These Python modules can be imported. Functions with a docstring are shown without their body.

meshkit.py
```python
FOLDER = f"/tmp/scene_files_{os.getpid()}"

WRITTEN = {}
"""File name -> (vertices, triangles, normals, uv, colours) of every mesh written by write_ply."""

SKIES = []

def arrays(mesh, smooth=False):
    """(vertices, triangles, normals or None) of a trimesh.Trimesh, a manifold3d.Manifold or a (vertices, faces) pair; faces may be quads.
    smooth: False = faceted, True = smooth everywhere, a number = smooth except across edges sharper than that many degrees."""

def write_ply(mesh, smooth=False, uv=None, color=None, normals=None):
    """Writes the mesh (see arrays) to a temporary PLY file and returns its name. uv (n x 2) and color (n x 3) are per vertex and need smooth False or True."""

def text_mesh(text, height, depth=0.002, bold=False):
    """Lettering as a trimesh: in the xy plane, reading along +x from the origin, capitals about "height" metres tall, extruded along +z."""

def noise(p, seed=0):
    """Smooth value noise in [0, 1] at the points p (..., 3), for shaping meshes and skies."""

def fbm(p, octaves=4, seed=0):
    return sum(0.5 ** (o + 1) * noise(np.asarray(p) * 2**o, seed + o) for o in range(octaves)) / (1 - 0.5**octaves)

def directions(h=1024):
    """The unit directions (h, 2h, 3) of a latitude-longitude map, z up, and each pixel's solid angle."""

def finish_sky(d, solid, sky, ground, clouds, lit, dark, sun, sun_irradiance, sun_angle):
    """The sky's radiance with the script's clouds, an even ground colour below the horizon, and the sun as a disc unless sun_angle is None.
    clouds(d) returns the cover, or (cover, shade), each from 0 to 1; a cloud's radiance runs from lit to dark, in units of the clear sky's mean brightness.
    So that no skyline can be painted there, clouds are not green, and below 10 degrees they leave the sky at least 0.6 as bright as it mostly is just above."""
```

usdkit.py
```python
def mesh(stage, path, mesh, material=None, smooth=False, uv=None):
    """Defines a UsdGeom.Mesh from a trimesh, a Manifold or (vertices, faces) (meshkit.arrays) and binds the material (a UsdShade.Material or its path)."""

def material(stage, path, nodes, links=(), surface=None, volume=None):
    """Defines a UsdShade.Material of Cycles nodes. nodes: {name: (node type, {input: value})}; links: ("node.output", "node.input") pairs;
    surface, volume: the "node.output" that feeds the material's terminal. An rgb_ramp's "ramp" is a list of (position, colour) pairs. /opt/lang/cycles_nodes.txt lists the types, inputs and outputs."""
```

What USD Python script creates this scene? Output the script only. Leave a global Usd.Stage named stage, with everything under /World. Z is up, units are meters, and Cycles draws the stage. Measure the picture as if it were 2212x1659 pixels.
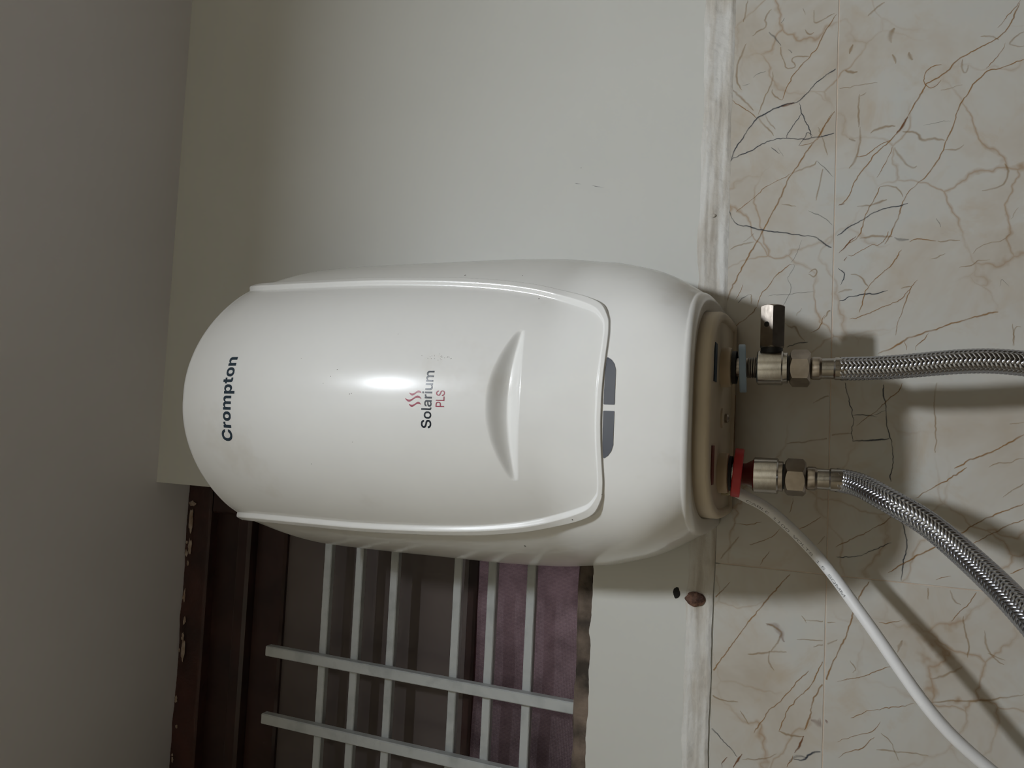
import math, numpy as np, trimesh, usdkit, meshkit
from pxr import Usd, UsdGeom, UsdLux, Gf, Sdf, UsdShade
from scipy.interpolate import PchipInterpolator as PC, CubicSpline
from scipy.spatial import cKDTree
import shapely
from shapely.geometry import Polygon, LineString, box as sbox

# ------------------------------------------------------------------ stage, camera, light, exposure
stage = Usd.Stage.CreateInMemory()
UsdGeom.SetStageUpAxis(stage, UsdGeom.Tokens.z); UsdGeom.SetStageMetersPerUnit(stage, 1.0)
UsdGeom.Xform.Define(stage, '/World'); UsdGeom.Scope.Define(stage, '/World/Looks')
stage.SetDefaultPrim(stage.GetPrimAtPath('/World'))
CEIL = 2.374
# the phone was held sideways: the picture's left is up in the room
R = np.array([0.0468, 0.3738, -0.9263]); U = np.array([0.9971, -0.0726, 0.0210])
R /= np.linalg.norm(R); U -= R * (U @ R); U /= np.linalg.norm(U); B = np.cross(R, U)
cam = UsdGeom.Camera.Define(stage, '/World/camera')
cam.AddTransformOp().Set(Gf.Matrix4d(*R, 0, *U, 0, *B, 0, 0, -0.64, 1.70, 1))
cam.CreateHorizontalApertureAttr(36.0); cam.CreateVerticalApertureAttr(36.0 * 1659 / 2212)
cam.CreateFocalLengthAttr(36.0 * 1661 / 2212); cam.CreateClippingRangeAttr(Gf.Vec2f(0.01, 50))
cam.CreateExposureAttr(0.0)
LAMP = (0.215, -0.87); LAMP_R = 0.046; LAMP_L = 585.0        # round ceiling downlight, radiance of its diffuser
LAMP_COL = (0.945, 1.0, 1.06)
# a dim lamp outdoors, behind the cloth in the window
out = UsdLux.SphereLight.Define(stage, '/World/outdoor_lamp')
out.CreateRadiusAttr(0.03); out.CreateIntensityAttr(22.0); out.CreateColorAttr(Gf.Vec3f(1, .86, .95)); out.AddTranslateOp().Set((-0.10, 0.21, 1.93))

# ------------------------------------------------------------------ helpers
used = {}
def numbered(parent, name):
    k = used.get((parent, name), 0); used[(parent, name)] = k + 1
    return name if k == 0 else f'{name}_{k:03d}'
def tag(p, label=None, cat=None, group=None, kind=None):
    for k, v in (('label', label), ('category', cat), ('group', group), ('kind', kind)):
        if v: p.SetCustomDataByKey(k, v)
def thing(name, loc, label=None, cat=None, group=None, kind=None):
    x = UsdGeom.Xform.Define(stage, '/World/' + numbered('/World', name)); x.AddTranslateOp().Set(tuple(map(float, loc)))
    p = x.GetPrim(); tag(p, label, cat, group, kind); p.loc = np.array(loc, float)
    ORIG[str(p.GetPath())] = np.array(loc, float)
    return p
ORIG = {}
def obj(name, mesh, mat, parent=None, smooth=30, uv=None, label=None, cat=None, group=None, kind=None):
    """one Mesh prim; mesh vertices are given in world coordinates"""
    par = str(parent.GetPath()) if parent is not None else '/World'
    off = np.zeros(3)
    for k, v in ORIG.items():
        if par == k or par.startswith(k + '/'): off = v
    v, f, n = meshkit.arrays(mesh, False)
    m = trimesh.Trimesh(v - off, f, process=False)
    g = usdkit.mesh(stage, par + '/' + numbered(par, name), m, '/World/Looks/' + mat, smooth=(True if uv is not None and smooth else smooth), uv=uv)
    tag(g.GetPrim(), label, cat, group, kind)
    return g.GetPrim()
def join(*ms): return trimesh.util.concatenate([trimesh.Trimesh(*meshkit.arrays(m)[:2], process=False) for m in ms])
def bx(a, b, bev=0.0):
    a, b = np.minimum(a, b), np.maximum(a, b)
    if bev <= 0: return trimesh.creation.box(bounds=[a, b])
    pts = []
    for s in np.ndindex(2, 2, 2):
        c = np.where(np.array(s) == 1, b, a); d = np.where(np.array(s) == 1, -1, 1) * bev
        pts += [c + d * [0, 1, 1], c + d * [1, 0, 1], c + d * [1, 1, 0]]
    return trimesh.convex.convex_hull(np.array(pts))
def grid(G, flip=False, closed=False):
    n, m = G.shape[:2]; i = np.arange(n * m).reshape(n, m)
    if closed: i = np.hstack([i, i[:, :1]])
    a, b, c, d = i[:-1, :-1], i[1:, :-1], i[1:, 1:], i[:-1, 1:]
    f = np.vstack([np.stack([a, b, c], -1).reshape(-1, 3), np.stack([a, c, d], -1).reshape(-1, 3)])
    return trimesh.Trimesh(G.reshape(-1, 3), f[:, ::-1] if flip else f, process=False)
def frames(P):
    T = np.gradient(P, axis=0); T /= np.linalg.norm(T, axis=1)[:, None]
    N = np.zeros_like(P); a = np.array([0.3, 0.9, 0.1]); N[0] = a - T[0] * (a @ T[0]); N[0] /= np.linalg.norm(N[0])
    for k in range(1, len(P)):
        N[k] = N[k - 1] - T[k] * (N[k - 1] @ T[k]); N[k] /= np.linalg.norm(N[k])
    return T, N, np.cross(T, N)
def path(pts, step):
    pts = np.array(pts, float); s = np.concatenate([[0], np.cumsum(np.linalg.norm(np.diff(pts, axis=0), axis=1))])
    c = CubicSpline(s, pts); d = c(np.linspace(0, s[-1], 4000)); L = np.concatenate([[0], np.cumsum(np.linalg.norm(np.diff(d, axis=0), axis=1))])
    q = np.arange(0, L[-1], step); return np.stack([np.interp(q, L, d[:, k]) for k in range(3)], 1), q
def tube(P, r, n=20):
    T, N, Bn = frames(P); a = np.linspace(0, 2 * math.pi, n, endpoint=False); r = np.broadcast_to(r, len(P))
    G = P[:, None] + r[:, None, None] * (np.cos(a)[None, :, None] * N[:, None] + np.sin(a)[None, :, None] * Bn[:, None])
    t = grid(G, closed=True); i = len(t.vertices); k = len(P) * n
    cap0 = [[k, (j + 1) % n, j] for j in range(n)]; cap1 = [[k + 1, k - n + j, k - n + (j + 1) % n] for j in range(n)]
    return trimesh.Trimesh(np.vstack([t.vertices, P[:1], P[-1:]]), np.vstack([t.faces, cap0, cap1]), process=False)
def lathe(prof, c, axis=(0, 0, 1), n=40, sides=None):
    """profile of (radius, height) about an axis through c; sides = 6 gives a hexagonal section"""
    ax = np.array(axis, float); ax /= np.linalg.norm(ax); u = np.cross(ax, [0.31, 0.2, 0.93] if abs(ax[2]) < .8 else [0.0, 1.0, 0.0]); u /= np.linalg.norm(u); w = np.cross(ax, u)
    a = np.linspace(0, 2 * math.pi, sides or n, endpoint=False) + (0.3 if sides else 0)
    prof = np.array(prof, float)
    G = np.array(c) + prof[:, 1, None, None] * ax + prof[:, 0, None, None] * (np.cos(a)[None, :, None] * u + np.sin(a)[None, :, None] * w)
    t = grid(G, closed=True); t.fix_normals(); return t
def hexnut(c, af, h, axis=(0, 0, -1), spin=0.3):
    """a hexagonal nut with its corners turned down to a cone at both ends, from c along axis"""
    import manifold3d as m3
    ax = np.array(axis, float)
    rc = af / math.sqrt(3)
    cs = m3.CrossSection([[(rc * math.cos(spin + k * math.pi / 3), rc * math.sin(spin + k * math.pi / 3)) for k in range(6)]])
    body = m3.Manifold.extrude(cs, h)
    ch = (rc - af / 2) * 1.15
    cone = m3.Manifold.revolve(m3.CrossSection([[(0, 0), (af / 2 * 0.94, 0), (rc + .0001, ch), (rc + .0001, h - ch), (af / 2 * 0.94, h), (0, h)]]), 60)
    m = (body ^ cone).to_mesh(); v = np.array(m.vert_properties[:, :3]); f = np.array(m.tri_verts)
    u = np.cross(ax, [0.31, 0.2, 0.93] if abs(ax[2]) < .8 else [0.0, 1.0, 0.0]); u /= np.linalg.norm(u); w = np.cross(ax, u)
    return trimesh.Trimesh(np.array(c) + v[:, :1] * u + v[:, 1:2] * w + v[:, 2:] * ax, f, process=False)
def outline(s):
    return [Polygon(r[0], r[1:]) for r in ([[tuple(float(q) / 1000 for q in p.split(',')) for p in ring.split()] for ring in g.split('/')] for g in s.split('|'))]
def fbm(p, o=4, seed=0): return meshkit.fbm(np.asarray(p, float), o, seed)

# ------------------------------------------------------------------ materials
def M(name, nodes, links=(), surface='p.BSDF'): usdkit.material(stage, '/World/Looks/' + name, nodes, links, surface=surface)
def plain(name, col, rough=.5, metal=0, spec=.5, coat=0, bump=None, **kw):
    n = {'p': ('principled_bsdf', dict(base_color=col, roughness=rough, metallic=metal, specular_ior_level=spec, coat_weight=coat, **kw))}; l = []
    if bump:
        n |= {'g': ('geometry', {}), 'n': ('noise_texture', dict(scale=bump[0], detail=4)), 'b': ('bump', dict(strength=bump[1], distance=bump[2]))}
        l = [('g.position', 'n.vector'), ('n.fac', 'b.height'), ('b.normal', 'p.normal')]
    M(name, n, l)
def mottled(name, c1, c2, scale, rough=.5, metal=0, spec=.5, detail=5, bump=None, lo=.35, hi=.65, **kw):
    n = {'g': ('geometry', {}), 'n': ('noise_texture', dict(scale=scale, detail=detail)), 'r': ('rgb_ramp', {'ramp': [(lo, c1), (hi, c2)]}),
         'p': ('principled_bsdf', dict(roughness=rough, metallic=metal, specular_ior_level=spec, **kw))}
    l = [('g.position', 'n.vector'), ('n.fac', 'r.fac'), ('r.color', 'p.base_color')]
    if bump:
        n |= {'n2': ('noise_texture', dict(scale=bump[0], detail=5)), 'b': ('bump', dict(strength=bump[1], distance=bump[2]))}
        l += [('g.position', 'n2.vector'), ('n2.fac', 'b.height'), ('b.normal', 'p.normal')]
    M(name, n, l)
mottled('wall_paint', (.60, .60, .565), (.62, .62, .585), 6, rough=.42, spec=.3, bump=(35, .12, .002))
mottled('ceiling_paint', (.72, .70, .73), (.75, .73, .76), 5, rough=.7, spec=.2, bump=(60, .1, .002))
mottled('room_paint', (.60, .555, .47), (.63, .585, .50), 4, rough=.6)
mottled('room_white', (.83, .76, .60), (.86, .79, .63), 4, rough=.6)
mottled('left_tile', (.30, .235, .15), (.36, .29, .19), 5, rough=.35)
mottled('floor_tile', (.05, .042, .032), (.07, .06, .045), 5, rough=.4)
mottled('room_tile', (.11, .083, .052), (.14, .108, .070), 5, rough=.35)
# marble-print tile: cream, beige and pale grey clouds with hair-fine veins
def marble(name, seed):
    M(name, {'g': ('geometry', {}), 'mp': ('mapping', dict(mapping_type='point', location=(seed * 1.7, 0, seed * .9))),
             'n1': ('noise_texture', dict(scale=11, detail=5, roughness=.6, distortion=.4)), 'r1': ('rgb_ramp', {'ramp': [(.30, (.445, .395, .33)), (.45, (.50, .465, .41)), (.55, (.525, .51, .47)), (.68, (.51, .515, .49))]}),
             'n2': ('noise_texture', dict(scale=24, detail=6, roughness=.62, distortion=1.2)), 'r2': ('rgb_ramp', {'ramp': [(.54, (0, 0, 0)), (.72, (.32, .32, .32))]}),
             'mx': ('mix_color', dict(blend_type='mix', b=(.43, .32, .20))),
             'dv': ('noise_texture', dict(scale=18, detail=4)), 'ds': ('vector_math', dict(math_type='scale', scale=.055)), 'da': ('vector_math', dict(math_type='add')),
             'v': ('voronoi_texture', dict(feature='distance_to_edge', scale=17)), 'rv': ('rgb_ramp', {'ramp': [(0, (1, 1, 1)), (.010, (.55, .55, .55)), (.030, (0, 0, 0))]}),
             'nm': ('noise_texture', dict(scale=9, detail=2)), 'rm': ('rgb_ramp', {'ramp': [(.44, (0, 0, 0)), (.62, (.60, .60, .60))]}),
             'vm': ('mix_color', dict(blend_type='multiply', fac=1)), 'mx2': ('mix_color', dict(blend_type='mix', b=(.30, .17, .07))),
             'p': ('principled_bsdf', dict(roughness=.3, specular_ior_level=.4))},
      [('g.position', 'mp.vector'), ('mp.vector', 'n1.vector'), ('n1.fac', 'r1.fac'), ('mp.vector', 'n2.vector'), ('n2.fac', 'r2.fac'), ('r2.color', 'mx.fac'), ('r1.color', 'mx.a'),
       ('mp.vector', 'dv.vector'), ('dv.color', 'ds.vector1'), ('ds.vector', 'da.vector1'), ('mp.vector', 'da.vector2'), ('da.vector', 'v.vector'), ('v.distance', 'rv.fac'),
       ('mp.vector', 'nm.vector'), ('nm.fac', 'rm.fac'), ('rv.color', 'vm.a'), ('rm.color', 'vm.b'), ('vm.result', 'mx2.fac'), ('mx.result', 'mx2.a'), ('mx2.result', 'p.base_color')])
for s in range(3): marble(f'marble_tile_{s}', s)
# printed veins: a soft-edged band of colour across the ribbon (v runs 0..1 across it, u along it)
def vein(name, col, strength, scale=90):
    M(name, {'t': ('texture_coordinate', {}), 's': ('separate_xyz', {}), 'a': ('math', dict(math_type='pingpong', value2=.5)), 'r': ('map_range', dict(range_type='smoothstep', from_min=0, from_max=.5, to_min=0, to_max=strength, clamp=True)),
             'g': ('geometry', {}), 'n': ('noise_texture', dict(scale=scale, detail=4)), 'nr': ('map_range', dict(from_min=.3, from_max=.6, to_min=.35, to_max=1, clamp=True)), 'm': ('math', dict(math_type='multiply')),
             'p': ('principled_bsdf', dict(base_color=col, roughness=.3, specular_ior_level=.4)), 'tr': ('transparent_bsdf', {}), 'x': ('mix_closure', {})},
      [('t.UV', 's.vector'), ('s.y', 'a.value1'), ('a.value', 'r.value'), ('g.position', 'n.vector'), ('n.fac', 'nr.value'), ('r.result', 'm.value1'), ('nr.result', 'm.value2'), ('m.value', 'x.fac'), ('tr.BSDF', 'x.closure1'), ('p.BSDF', 'x.closure2')], 'x.closure')
vein('vein_gold', (.33, .17, .05), .8); vein('vein_blue', (.035, .045, .065), .9); vein('vein_faint', (.34, .21, .085), .45, 60)
vein('vein_grey', (.16, .165, .16), .5); vein('vein_rust', (.19, .07, .02), .9); vein('vein_pink', (.30, .19, .16), .5)
mottled('grout', (.50, .40, .32), (.58, .49, .40), 60, rough=.8)
M('putty', {'g': ('geometry', {}), 'mp': ('mapping', dict(mapping_type='point', scale=(.16, 1, 1.3))), 'n': ('noise_texture', dict(scale=85, detail=6, roughness=.6)), 'n3': ('noise_texture', dict(scale=14, detail=4)), 'av': ('mix_float', dict(fac=.45)),
            'r': ('rgb_ramp', {'ramp': [(.36, (.40, .355, .30)), (.46, (.53, .50, .45)), (.56, (.62, .61, .58))]}), 'n2': ('noise_texture', dict(scale=130, detail=5)), 'b': ('bump', dict(strength=.35, distance=.003)), 'p': ('principled_bsdf', dict(roughness=.75))},
  [('g.position', 'mp.vector'), ('mp.vector', 'n.vector'), ('g.position', 'n3.vector'), ('n.fac', 'av.a'), ('n3.fac', 'av.b'), ('av.result', 'r.fac'), ('r.color', 'p.base_color'), ('g.position', 'n2.vector'), ('n2.fac', 'b.height'), ('b.normal', 'p.normal')])
mottled('plug_brown', (.05, .02, .012), (.20, .10, .06), 140, rough=.7, bump=(200, .6, .004))
plain('dark_hole', (.010, .009, .008), .9)
plain('pencil', (.22, .22, .21), .8)
# heater plastics
M('cover_plastic', {'g': ('geometry', {}), 'n': ('noise_texture', dict(scale=14, detail=5, roughness=.6)), 'r': ('rgb_ramp', {'ramp': [(.28, (.66, .645, .61)), (.40, (.715, .71, .69)), (.7, (.73, .727, .705))]}),
                    'p': ('principled_bsdf', dict(roughness=.26, specular_ior_level=.3, coat_weight=.5, coat_roughness=.05))},
  [('g.position', 'n.vector'), ('n.fac', 'r.fac'), ('r.color', 'p.base_color')])
mottled('base_plastic', (.56, .485, .37), (.60, .525, .41), 30, rough=.55, spec=.3)
mottled('boss_plastic', (.60, .50, .36), (.64, .54, .40), 40, rough=.45)
plain('print_navy', (.018, .034, .05), .28); plain('print_black', (.008, .014, .022), .28); plain('print_red', (.28, .018, .045), .28)
plain('indicator_grey', (.095, .105, .13), .22, coat=.3)
plain('label_blue', (.025, .05, .09), .5); plain('label_red', (.14, .03, .022), .5)
plain('ring_blue', (.29, .40, .53), .45); plain('ring_red', (.50, .022, .028), .42); plain('black_rubber', (.012, .012, .014), .55)
plain('dirt', (.12, .11, .10), .9)
plain('dark_metal', (.16, .14, .12), .35, metal=1)
mottled('chrome', (.38, .365, .34), (.50, .48, .45), 80, rough=.20, metal=1, bump=(300, .04, .001))
mottled('nickel', (.27, .235, .20), (.38, .335, .29), 90, rough=.27, metal=1, bump=(240, .06, .001))
plain('steel_wire', (.42, .435, .48), .21, metal=1); plain('hose_core', (.035, .035, .045), .6)
plain('cable_white', (.72, .72, .72), .38); plain('cable_print', (.22, .225, .23), .6); plain('gland_green', (.50, .47, .30), .6)
mottled('bracket', (.16, .09, .05), (.30, .19, .11), 60, rough=.6)
# window
mottled('frame_paint', (.022, .010, .009), (.042, .018, .015), 22, rough=.34, bump=(60, .25, .003))
mottled('frame_chipped', (.022, .010, .009), (.075, .026, .02), 16, rough=.45, bump=(70, .5, .004))
mottled('board_brown', (.095, .076, .073), (.125, .102, .097), 9, rough=.3)
mottled('chip_plaster', (.26, .18, .13), (.44, .37, .31), 90, rough=.85)
mottled('sill_dirt', (.04, .03, .022), (.20, .15, .115), 38, rough=.85, bump=(120, .6, .004))
mottled('bar_paint', (.38, .40, .40), (.48, .50, .50), 45, rough=.5, detail=7, lo=.3, hi=.5, bump=(150, .3, .002))
M('cloth', {'g': ('geometry', {}), 'w': ('wave_texture', dict(wave_type='bands', bands_direction='x', scale=260, distortion=1.2, detail=2, detail_scale=2)), 'w2': ('wave_texture', dict(wave_type='bands', bands_direction='z', scale=210, distortion=2, detail=2)),
            'ad': ('math', dict(math_type='add')), 'n': ('noise_texture', dict(scale=40, detail=5)), 'r': ('rgb_ramp', {'ramp': [(.3, (.165, .125, .13)), (.6, (.29, .225, .235))]}),
            'mc': ('mix_color', dict(blend_type='multiply', fac=.30)), 'b': ('bump', dict(strength=.8, distance=.0015)),
            'p': ('principled_bsdf', dict(roughness=.7, specular_ior_level=.25)), 't': ('translucent_bsdf', {}), 'x': ('mix_closure', dict(fac=.45))},
  [('g.position', 'w.vector'), ('g.position', 'w2.vector'), ('g.position', 'n.vector'), ('w.fac', 'ad.value1'), ('w2.fac', 'ad.value2'), ('n.fac', 'r.fac'), ('r.color', 'mc.a'), ('w.color', 'mc.b'), ('ad.value', 'b.height'),
   ('mc.result', 'p.base_color'), ('mc.result', 't.color'), ('b.normal', 'p.normal'), ('p.BSDF', 'x.closure1'), ('t.BSDF', 'x.closure2')], 'x.closure')
plain('lamp_trim', (.75, .75, .74), .4)
M('lamp_diffuser', {'e': ('emission', dict(color=LAMP_COL, strength=LAMP_L))}, [], 'e.emission')

# ------------------------------------------------------------------ room shell
X0, X1, Y0 = -0.44, 1.00, -1.45
WX0, WX1, WZ0 = -0.425, -0.0752, 1.8785         # window recess: left, right, bottom edge; it runs up to the ceiling
wall = thing('wall_back', (0, 0, 0), 'cream painted wall behind the heater with marble tiles below', 'wall', kind='structure')
tp = 1.7775                                     # top of the tiles
poly = Polygon([(X0, tp - .004), (X1, tp - .004), (X1, CEIL), (WX1, CEIL), (WX1, WZ0), (WX0, WZ0), (WX0, CEIL), (X0, CEIL)])
def wall_mesh(poly, y0, y1):
    m = trimesh.creation.extrude_polygon(poly, y1 - y0, engine='earcut'); v = m.vertices.copy()
    return trimesh.Trimesh(np.stack([v[:, 0], y0 + v[:, 2], v[:, 1]], 1), m.faces[:, ::-1], process=False)
rag = np.linspace(WX0, WX1, 140); rz = WZ0 + .0035 * (fbm(np.stack([rag * 60, rag * 0, rag * 0], 1), 4, 5) - .5)
ring = [(X0, tp - .004), (X1, tp - .004), (X1, CEIL), (WX1, CEIL)] + [(x, z) for x, z in zip(rag[::-1], rz[::-1])] + [(WX0, CEIL), (X0, CEIL)]
obj('plaster', wall_mesh(Polygon(ring), 0.0, 0.16), 'wall_paint', wall, smooth=False)
obj('tile_bed', bx((X0, -.00125, 0), (X1, .16, tp - .004)), 'grout', wall, smooth=False)
tiles = []
for rz0, rz1 in ((1.6956, tp), (1.390, 1.6950)):
    for tx0, tx1 in ((X0, -.0986), (-.0980, .5014), (.5020, X1)):
        t = bx((tx0, -.0015, rz0), (tx1, .0004, rz1), .0003)
        tiles.append((obj('tile', t, f'marble_tile_{(len(tiles) * 2 + 1) % 3}', wall, smooth=False), sbox(tx0 + .0004, rz0 + .0004, tx1 - .0004, rz1 - .0004)))
obj('lower_tiling', bx((X0, -.0012, 0), (X1, .0004, 1.389)), 'marble_tile_1', wall, smooth=False)
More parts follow.
